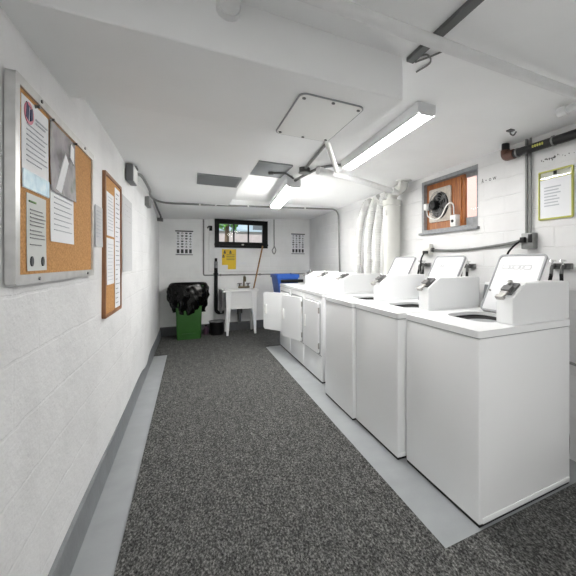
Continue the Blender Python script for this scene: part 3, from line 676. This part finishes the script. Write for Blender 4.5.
def washer(xf, y0, label):
    y1 = y0+.632; xb = xf+.72
    w = empty('washing_machine', ((xf+xb)/2, (y0+y1)/2, 0), label, 'washing machine', 'top-loading washing machines')
    hy0, hy1 = y0+.14, y1-.115; hx0, hx1 = xf+.2, xf+.51
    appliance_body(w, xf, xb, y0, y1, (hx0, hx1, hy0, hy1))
    MB().prism([(0, .10), (0, .12), (.632-.12, .12), (.632-.12, .118), (.0, .118)], (xf-.001, y0+.06, 0), Y, Z, X, 0, .001)
    cx, cy = (hx0+hx1)/2, (hy0+hy1)/2
    # tub: dark well below the opening with a steel basket
    wl = MB().ring(rrect(hx0-.004, hx1+.004, hy0-.004, hy1+.004, .092, 6), rrect(hx0+.02, hx1-.02, hy0+.02, hy1-.02, .08, 6), (0, 0, 0), X, Y, Z, .916, .935)
    wl.build('opening_seal', M['rubber'], w)
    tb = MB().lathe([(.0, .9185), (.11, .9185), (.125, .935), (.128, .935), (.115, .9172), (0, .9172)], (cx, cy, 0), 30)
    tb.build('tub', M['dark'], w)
    # lid, leaning open
    hz = .962; hx = xf+.53; d = Vector((.205, 0, .375)); ln = .43; d.normalize(); n = Vector((-d.z, 0, d.x)); O = Vector((hx, (hy0+hy1)/2, hz)); hw = (hy1-hy0)/2-.004
    ld = MB().prism(rrect(-hw, hw, 0, ln, .03, 6), O, Y, d, n, -.022, -.004).build('lid', M['enamel'], w)
    MB().ring(rrect(-hw, hw, 0, ln, .03, 6), rrect(-hw+.012, hw-.012, .012, ln-.012, .022, 6), O, Y, d, n, -.006, .008).build('lid_rim', M['rimgap'], ld)  # grey colour stands in for the shadow on the rim edges
    MB().prism(rrect(-hw+.013, hw-.013, .013, ln-.013, .022, 6), O, Y, d, n, -.006, .003).build('lid_liner', M['liner'], ld)
    mb = MB(); O2 = O+n*.0032
    xx = -hw+.085
    for wd_ in (.062, .03, .05, .028, .064): rod_pill(mb, O2, Y, d, n, xx, xx+wd_-.008, ln-.112, ln-.082, .0018); xx += wd_
    mb.build('embossed_lettering', M['inkg'], ld)
    mb = MB()
    for s_ in (-1, 1): mb.cyl(O+Y*s_*(hw-.03)+d*.15+n*.003, O+Y*s_*(hw-.03)+d*.15+n*.012, .006, seg=10)
    mb.build('lid_bumper', M['dsteel'], ld)
    mb = MB()
    for s_ in (-1, 1): mb.cyl(O+Y*(s_*hw*.7-.03)-n*.012-Z*.004, O+Y*(s_*hw*.7+.03)-n*.012-Z*.004, .008, seg=10)
    mb.build('lid_hinge', M['steel'], ld)
    coin_box(w, xf+.268, y0+.022, y0+.14, .955, xb+.03)
    # control console along the back
    x0 = xf+.665
    cs = MB().prism([(x0, .955), (xb-.003, .955), (xb-.003, 1.14), (x0+.035, 1.14)], (0, 0, 0), X, Z, Y, y0+.145, y1-.005).build('control_console', M['enamel2'], w)
    d2 = Vector((.035, 0, .185)).normalized(); n2 = Vector((-d2.z, 0, d2.x)); O3 = Vector((x0, y1-.062, .955))
    MB().prism(rrect(-.05, .055, .02, .172, .006, 3), O3, Y, d2, n2, -.001, .003).build('control_panel', M['panelg'], cs)
    MB().lathe([(.024, 0), (.022, .014), (.0, .014)], O3+d2*.11+n2*.003, 16, axis=n2, U=Y).build('dial', M['black'], cs)
    return w
washer(1.233, 1.202, 'white top-loading washer nearest the camera, lid open, at row end')
washer(1.19, 1.866, 'white top-loading washer in the middle of three, lid open')
washer(1.165, 2.506, 'white top-loading washer farthest of three, next to the dryers')

# taps with hoses behind the washers
def tap(y, z, label):
    t = empty('washer_tap', (RX, y, z), label, 'tap', 'water taps behind the washers')
    for k in (-.035, .035):
        MB().tube(fillet([(RX, y+k, z), (2.13, y+k, z), (2.125, y+k, z-.06)], .02), .012, 10).cyl((2.15, y+k, z), (2.16, y+k, z), .018).build('valve', M['dsteel'], t)
        MB().lathe([(.0, 0), (.022, .002), (.02, .012), (0, .014)], (2.14, y+k, z+.03), 12).cyl((2.14, y+k, z), (2.14, y+k, z+.032), .006, seg=8).build('handle', M['chrome'], t)
        MB().tube(spline([(2.125, y+k, z-.05), (2.115, y+k*1.3, z-.15), (2.13, y+k*1.5, z-.35), (2.12, y+k, .70), (2.08, y+k*2, .60), (2.0, y+k, .62)]), .012, 8).build('hose', M['rubber'], t)
    MB().box(2.17, RX-.001, y-.07, y+.07, z-.02, z+.02, .004).build('back_plate', M['zinc'], t)
    return t
tap(1.40, 1.262, 'black and chrome water taps behind nearest washer')
tap(2.25, 1.255, 'water taps with looped hoses behind middle washer')
tap(2.88, 1.262, 'water taps behind farthest washer, below cream outlet box')
tag(MB().tube(spline([(1.985, 1.5, .3), (2.06, 1.36, .32), (2.12, 1.33, .22), (2.1, 1.31, .12), (2.06, 1.3, .03), (2.1, 1.37, .022), (2.14, 1.5, .022)]), .014, 10).build('drain_hose', M['rubber']), 'black drain hose on floor behind nearest washer', 'hose')
tag(MB().tube(spline([(1.975, 1.55, .62), (2.08, 1.33, .66), (2.15, 1.25, .64), (2.17, 1.1, .66)]), .009, 8).build('loose_cord', M['zinc']), 'grey cord on wall behind nearest washer', 'cord')

# ------------------------------------------------------------------ dryers
def dryer(xf, y0, ang, label):
    y1 = y0+.622; xb = xf+.72
    w = empty('tumble_dryer', ((xf+xb)/2, (y0+y1)/2, 0), label, 'dryer', 'front-loading dryers')
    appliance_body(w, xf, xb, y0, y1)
    MB().box(xf-.005, xf+.004, y0+.012, y1-.012, .05, .285, .004).build('lower_panel', M['enamel'], w)
    fz = MB().ring(rrect(y0+.012, y1-.012, .292, .905, .01, 7), circ((y0+y1)/2, .58, .2, 32), (0, 0, 0), Y, Z, X, xf-.004, xf+.004)
    fz.build('front_panel', M['enamel'], w)
    MB().ring(rrect(y0+.043, y0+.572, .298, .862, .036, 6), rrect(y0+.06, y0+.555, .315, .845, .03, 6), (0, 0, 0), Y, Z, X, xf-.0052, xf-.003).box(xf-.003, xf+.003, y0+.01, y1-.01, .284, .293).build('door_gap', M['rimgap'], w)
    MB().prism(circ((y0+y1)/2, .58, .2, 32), (0, 0, 0), Y, Z, X, xf-.003, xf-.0005).build('drum_opening', M['dark'], w)
    # door on its hinge at the near side
    hp = Vector((xf-.006, y0+.055, .31)); dw = .505; dh = .54
    d = MB().prism(rrect(0, dw, 0, dh, .03, 6), hp, Y, Z, X, -.022, 0)
    bmesh.ops.bevel(d.bm, geom=[e for e in d.bm.edges if abs(e.verts[0].co.x-hp.x+.022) < 1e-4 and abs(e.verts[1].co.x-hp.x+.022) < 1e-4], offset=.006, segments=2, affect='EDGES')
    dr_ = d.build('door', M['enamel2'], w, origin=hp)
    dr_.rotation_euler = (0, 0, R(ang))
    ORIG[dr_.name] = hp
    hd = MB().ring(rrect(dw-.075, dw-.045, .22, .36, .012, 3), rrect(dw-.068, dw-.052, .232, .348, .006, 3), hp, Y, Z, X, -.034, -.02)
    hd.prism(rrect(dw-.066, dw-.054, .234, .346, .005, 3), hp, Y, Z, X, -.0235, -.021)
    hd.build('handle', M['wplas'], dr_)
    for z in (.08, .46): MB().cyl(hp+Vector((-.012, 0, z-.03)), hp+Vector((-.012, 0, z+.03)), .009, seg=10).build('hinge', M['steel'], dr_)
    coin_box(w, xf+.25, y0+.022, y0+.14, .955, xb+.01, .2)
    cs = MB().prism([(xf+.64, .955), (xb, .955), (xb, 1.13), (xf+.67, 1.13)], (0, 0, 0), X, Z, Y, y0+.145, y1-.01).build('control_console', M['enamel2'], w)
    return w
dryer(1.235, 3.42, 0, 'white dryer beside the washers, door closed')
dryer(1.235, 4.055, 14, 'white dryer in the middle of three, door slightly ajar')
dryer(1.235, 4.69, 30, 'white dryer at far end of row, door swung open')

# ------------------------------------------------------------------ far end: blue bin, sink, rubbish bin ...
bb = empty('recycling_bin', (1.42, 5.8, CZ), 'blue plastic recycling bin behind far dryer near back wall', 'bin')
mb = MB(); bm = mb.bm
def frus(mb, x0, x1, y0, y1, z0, X0, X1, Y0, Y1, z1, r, th=.012):
    n = 5
    lo = rrect(x0, x1, y0, y1, r, n); hi = rrect(X0, X1, Y0, Y1, r, n); bi = rrect(X0+th, X1-th, Y0+th, Y1-th, r*.8, n); li = rrect(x0+th, x1-th, y0+th, y1-th, r*.8, n)
    L_ = [[mb.bm.verts.new((p[0], p[1], z)) for p in pl] for pl, z in ((lo, z0), (hi, z1), (bi, z1), (li, z0+th))]
    k = len(lo)
    for A, B in zip(L_, L_[1:]):
        for i in range(k): mb.bm.faces.new((A[i], A[(i+1) % k], B[(i+1) % k], B[i]))
    mb.bm.faces.new(L_[0][::-1]); mb.bm.faces.new(L_[3])
    return mb
frus(mb, 1.40, 1.58, 5.62, 6.0, CZ, 1.25, 1.6, 5.56, 6.05, 1.03, .03).build('body', M['blue'], bb)
frus(MB(), 1.235, 1.615, 5.545, 6.065, 1.03, 1.235, 1.615, 5.545, 6.065, 1.085, .03, .02).build('rim', M['blue'], bb)
MB().box(1.29, 1.66, 5.49, 5.53, .955, 1.005, .01).box(1.3, 1.34, 5.52, 5.57, .96, 1.0).box(1.54, 1.58, 5.52, 5.57, .96, 1.0).build('handle_bar', M['black'], bb)
mb = MB()
for x in (1.29, 1.54): mb.cyl((x-.02, 5.95, .075), (x+.03, 5.95, .075), .065, seg=20)

sk = empty('laundry_sink', (.79, 6.58, CZ), 'white plastic laundry tub sink on four legs against back wall', 'sink')
mb = MB(); frus(mb, .565, 1.03, 6.40, 6.78, .46, .545, 1.05, 6.37, 6.80, .77, .03, .014); mb.build('basin', M['poly'], sk)
MB().ring(rrect(.50, 1.09, 6.34, 6.83, .02, 4), rrect(.56, 1.035, 6.40, 6.73, .02, 4), (0, 0, 0), X, Y, Z, .765, .80).build('rim', M['poly'], sk)
for (x, y, sx) in ((.56, 6.375, 1), (1.05, 6.375, -1), (.56, 6.78, 1), (1.05, 6.78, -1)):
    m_ = MB(); t = bmesh.new()
    a = [t.verts.new((x+sx*dx, y+dy, .77)) for dx, dy in ((-.008, -.02), (.085, -.02), (.085, .02), (-.008, .02))]
    b = [t.verts.new((x+sx*dx, y+dy, CZ)) for dx, dy in ((-.004, -.018), (.032, -.018), (.032, .018), (-.004, .018))]
    t.faces.new(a); t.faces.new(b[::-1])
    for i in range(4): t.faces.new((a[i], b[i], b[(i+1) % 4], a[(i+1) % 4]))
    bmesh.ops.recalc_face_normals(t, faces=t.faces[:]); bmesh.ops.bevel(t, geom=t.edges[:], offset=.005, segments=1, affect='EDGES')
    m_.merge(t).build('leg', M['poly'], sk)
fa = MB().box(.80, 1.0, 6.76, 6.81, .80, .835, .008).build('faucet', M['brass'], sk)
MB().tube(fillet([(.9, 6.785, .83), (.9, 6.785, 1.03), (.9, 6.60, 1.01), (.9, 6.60, .93)], .05), .013, 10).build('spout', M['brass'], fa)
for x in (.825, .975): MB().cyl((x, 6.785, .83), (x, 6.785, .88), .014, seg=10).box(x-.04, x+.04, 6.775, 6.795, .88, .895, .004).build('tap_handle', M['dsteel'], fa)
MB().tube(fillet([(.8, 6.58, .46), (.8, 6.58, .2), (.8, 6.72, .2), (.8, 6.72, .32), (.8, 6.84, .32)], .04), .022, 12).build('drain_trap', M['dsteel'], sk)
MB().cyl((.8, 6.58, .36), (.8, 6.58, .47), .045, seg=14).build('drain_flange', M['dsteel'], sk)

br_ = empty('broom', (1.05, 6.66, .5), 'brown wooden broom handle standing in sink against back window', 'broom')
MB().tube([(1.245, 6.80, 1.60), (1.0, 6.62, .56)], .013, 10).build('handle', M['broomw'], br_)
MB().box(.94, 1.02, 6.47, 6.70, .535, .57, .008).build('head', M['broomw'], br_)
MB().box(.945, 1.015, 6.48, 6.69, .474, .54).build('bristles', M['bristle'], br_)

gb = empty('rubbish_bin', (-.02, 6.55, CZ), 'square green plastic rubbish bin in back left corner', 'bin')
frus(MB(), -.19, .165, 6.37, 6.72, CZ, -.215, .185, 6.34, 6.76, .86, .03, .012).build('body', M['green'], gb)
frus(MB(), -.235, .205, 6.32, 6.78, .86, -.235, .205, 6.32, 6.78, .90, .03, .02).build('rim', M['green'], gb)
MB().box(-.12, .09, 6.352, 6.37, .10, .11).build('ridge', M['green'], gb)
# black bag over the rim
mb = MB(); seg = 96; prof0 = [(.17, .60), (.2, .75), (.222, .88), (.236, .925), (.262, .935), (.283, .91), (.295, .86), (.30, .80), (.298, .73), (.285, .66), (.262, .58), (.24, .51), (.225, .46)]
prof = prof0[:4]+[(a_[0]+(b_[0]-a_[0])*t_/2, a_[1]+(b_[1]-a_[1])*t_/2) for a_, b_ in zip(prof0[4:], prof0[5:]) for t_ in (0, 1)]+prof0[-1:]
rings = []
for i, (r_, z) in enumerate(prof):
    ring = []
    for k in range(seg):
        t = 2*PI*k/seg; a, b = math.cos(t), math.sin(t); sq = 5 if i < 4 else 3.2
        q = 1/((abs(a)**sq+abs(b)**sq)**(1/sq))
        f_ = max(0, (i-4)/16)
        wr = .03*f_*math.sin(9*t+.35*i+2*math.sin(3*t))+.012*math.sqrt(f_)*math.sin(17*t-1.1*i+math.sin(5*t))+.01*math.sqrt(f_)*math.sin(7*t+1.7*i)+random.gauss(0, .0025)*min(1, i/5)
        hem = max(0, (i-8)/(len(prof)-9))*(.02*math.sin(5*t+.5)-.06*max(0, -math.sin(t))+.03)
        rr = r_*q+wr
        ring.append(mb.bm.verts.new((-.02+rr*a, 6.55+rr*b*.9, z+hem)))
    rings.append(ring)
for A, B in zip(rings, rings[1:]):
    for k in range(seg): mb.bm.faces.new((A[k], A[(k+1) % seg], B[(k+1) % seg], B[k]))
bmesh.ops.solidify(mb.bm, geom=mb.bm.faces[:], thickness=.002)
bg = mb.build('bin_bag', M['bag'], ang=60); tag(bg, 'shiny black plastic bag draped over rim of green bin', 'bag')
bk = empty('bucket', (.42, 6.62, CZ), 'small black plastic bucket on floor between green bin and sink', 'bucket')
MB().lathe([(.0, 0), (.10, 0), (.122, .235), (.112, .235), (.095, .012), (0, .012)], (.42, 6.6, CZ), 28).build('body', M['black'], bk)
MB().lathe([(.122, .225), (.13, .225), (.13, .245), (.112, .245), (.112, .235)], (.42, 6.6, CZ), 28).build('rim', M['panelg'], bk)
MB().lathe([(.0, .17), (.105, .17), (.105, .178), (0, .185)], (.42, 6.6, CZ), 24).build('contents', M['cloth'], bk)
bt = empty('bottle', (.245, 6.72, CZ), 'small dark purple bottle on floor between green bin and black bucket', 'bottle')
MB().lathe([(0, 0), (.042, 0), (.045, .01), (.045, .1), (.02, .135), (.02, .15), (0, .15)], (.25, 6.7, CZ), 18).build('body', M['purp'], bt)
MB().lathe([(.022, .15), (.022, .175), (0, .177)], (.25, 6.7, CZ), 14).build('cap', M['black'], bt)

hs = empty('black_hose', (.42, 6.8, .36), 'black vertical hose hanging on back wall left of sink', 'hose')
MB().tube(fillet([(.42, 6.81, 1.30), (.42, 6.81, .40), (.46, 6.80, .36), (.56, 6.80, .37)], .05), .03, 14).build('tube', M['black'], hs)
MB().tube([(.42, 6.815, 1.22), (.42, 6.815, 1.36)], .022, 12).build('nozzle', M['black'], hs)
MB().cyl((.42, 6.80, 1.18), (.42, 6.80, 1.30), .031, .028, 14).build('grip_band', M['cloth'], hs)
MB().box(.38, .46, 6.835, 6.85, 1.05, 1.09, .004).build('bracket', M['dsteel'], hs)
mb = MB(); n = 14
for i in range(n):
    for j in range(9): pass
A = [[mb.bm.verts.new((.468+.02*math.sin(i*1.1+j*.4)+.006*j*.3, 6.40+.24*i/(n-1), .805-.40*j/8+.01*math.sin(i*2.0))) for j in range(9)] for i in range(n)]
for i in range(n-1):
    for j in range(8): mb.bm.faces.new((A[i][j], A[i+1][j], A[i+1][j+1], A[i][j+1]))
bmesh.ops.solidify(mb.bm, geom=mb.bm.faces[:], thickness=.004)
tag(mb.build('cleaning_rag', M['cloth'], ang=60), 'grey rag hanging from left edge of the sink', 'rag')

# wall charts
def chart(x0, x1, z0, z1, label):
    c_ = empty('wall_chart', ((x0+x1)/2, BY, z0), label, 'chart', 'symbol charts on the back wall')
    MB().box(x0, x1, BY-.004, BY-.001, z0, z1).build('paper', M['paper'], c_)
    MB().box(x0-.012, x1+.012, BY-.012, BY-.001, z1-.006, z1+.014, .003).build('top_bar', M['ink'], c_)
    MB().box(x0-.006, x1+.006, BY-.008, BY-.001, z0-.004, z0+.012, .002).build('bottom_bar', M['zinc'], c_)
    mb = MB(); wd_ = (x1-x0)/4; hh = (z1-z0-.13)/6
    for i in range(4):
        for j in range(6):
            x = x0+wd_*(i+.5); z = z0+.12+hh*(j+.5); q = random.random()
            if q < .35: mb.ring(circ(x, z, .016, 10), circ(x, z, .010, 10), (0, 0, 0), X, Z, Y, BY-.0055, BY-.004)
            elif q < .7: mb.prism([(x-.016, z-.012), (x+.016, z-.012), (x+.02, z+.012), (x-.02, z+.012)], (0, 0, 0), X, Z, Y, BY-.0055, BY-.004)
            else: mb.prism([(x-.018, z-.012), (x+.018, z-.012), (x, z+.016)], (0, 0, 0), X, Z, Y, BY-.0055, BY-.004)
    for i in range(4): mb.box(x0+wd_*(i+.18), x0+wd_*(i+.82), BY-.0055, BY-.004, z0+.03, z0+.10)
    mb.build('printed_symbols', M['ink'], c_)
chart(-.215, .04, 1.415, 1.83, 'white symbol chart on back wall above the green bin')
chart(1.825, 2.085, 1.455, 1.855, 'white symbol chart on back wall above the dryers')
def ycard(x0, x1, z0, z1, dy, label):
    s_ = MB().box(x0, x1, BY-.003-dy, BY-.001-dy, z0, z1).build('warning_card', M['yellow']); tag(s_, label, 'sign', 'yellow cards under the back window')
    return s_
s_ = ycard(.524, .767, 1.235, 1.531, 0, 'yellow warning card with black figures on back wall under window')
mb = MB()
for (x, z) in ((.57, 1.49), (.67, 1.49), (.55, 1.415)): mb.prism(circ(x, z, .016, 10), (0, 0, 0), X, Z, Y, BY-.0045, BY-.003); mb.box(x-.02, x+.02, BY-.0045, BY-.003, z-.045, z-.018)
for i in range(4): mb.box(.60, .74, BY-.0045, BY-.003, 1.42-i*.03, 1.428-i*.03)
mb.build('printed_symbols', M['ink'], s_)
ycard(.625, .765, 1.155, 1.29, .005, 'smaller yellow card overlapping the bottom of larger yellow card')
tag(MB().box(.845, .945, BY-.004, BY-.001, 1.245, 1.285).build('wall_label', M['paper']), 'small white label on back wall above the sink taps', 'label')

bc = empty('wall_conduit', (1.2, BY, 1.05), 'grey conduit down back wall and along above the sink', 'conduit', 'conduits on the back wall')
MB().tube(fillet([(.217, BY-.014, 2.06), (.217, BY-.014, 1.05), (2.19, BY-.014, 1.05)], .03), .012, 10).build('pipe', M['zinc'], bc)
for x in (.5, 1.2, 1.8): MB().box(x-.012, x+.012, BY-.03, BY-.001, 1.03, 1.07, .003).build('clip', M['zinc'], bc)
tag(MB().tube(fillet([(.307, BY-.009, 2.06), (.307, BY-.009, 1.12), (2.19, BY-.009, 1.12)], .03), .007, 8).build('wall_conduit', M['wpipe']), 'thin white cable duct beside grey conduit on back wall', 'conduit', 'conduits on the back wall')
tag(MB().tube(spline([(1.47, BY-.01, 2.13), (1.47, BY-.01, 1.8), (1.47, BY-.012, 1.6), (1.435, BY-.012, 1.52), (1.47, BY-.012, 1.45), (1.505, BY-.012, 1.52), (1.475, BY-.018, 1.60)]), .009, 8).build('hanging_cord', M['zinc']), 'grey cord with looped end hanging right of back window', 'cord')
wb = empty('wall_bracket', (.34, BY, 1.88), 'small black bracket on back wall left of the window', 'bracket')
MB().box(.31, .36, BY-.02, BY-.001, 1.86, 1.95, .004).build('plate', M['black'], wb); MB().tube(spline([(.335, BY-.02, 1.91), (.30, BY-.08, 1.93), (.28, BY-.12, 1.9)]), .012, 8).build('arm', M['black'], wb)

# ------------------------------------------------------------------ daylight, camera, view
wd = bpy.data.worlds.new('World'); SC.world = wd; wd.use_nodes = True
bgn = wd.node_tree.nodes['Background']; bgn.inputs[0].default_value = (.62, .82, 1, 1); bgn.inputs[1].default_value = .24
sun = bpy.data.objects.new('sun', bpy.data.lights.new('sun', 'SUN')); COL.objects.link(sun); sun.data.energy = 1.35; sun.data.angle = .01
sun.rotation_euler = Vector((.62, .45, -.75)).to_track_quat('-Z', 'Y').to_euler()

cam = bpy.data.cameras.new('camera'); co = bpy.data.objects.new('camera', cam); COL.objects.link(co)
co.location = (0, 0, 1.29); co.rotation_euler = (R(90), 0, R(-28))
cam.sensor_width = 36; cam.lens = 340/576*36; cam.shift_x = -(370.7-288)/576; cam.shift_y = -(288-262)/576; cam.clip_start = .02
SC.camera = co
vs = SC.view_settings; vs.view_transform = 'Standard'; vs.look = 'None'; vs.exposure = 2.13; vs.gamma = 1; vs.use_curve_mapping = False
SC.cycles.max_bounces = 12; SC.cycles.diffuse_bounces = 8
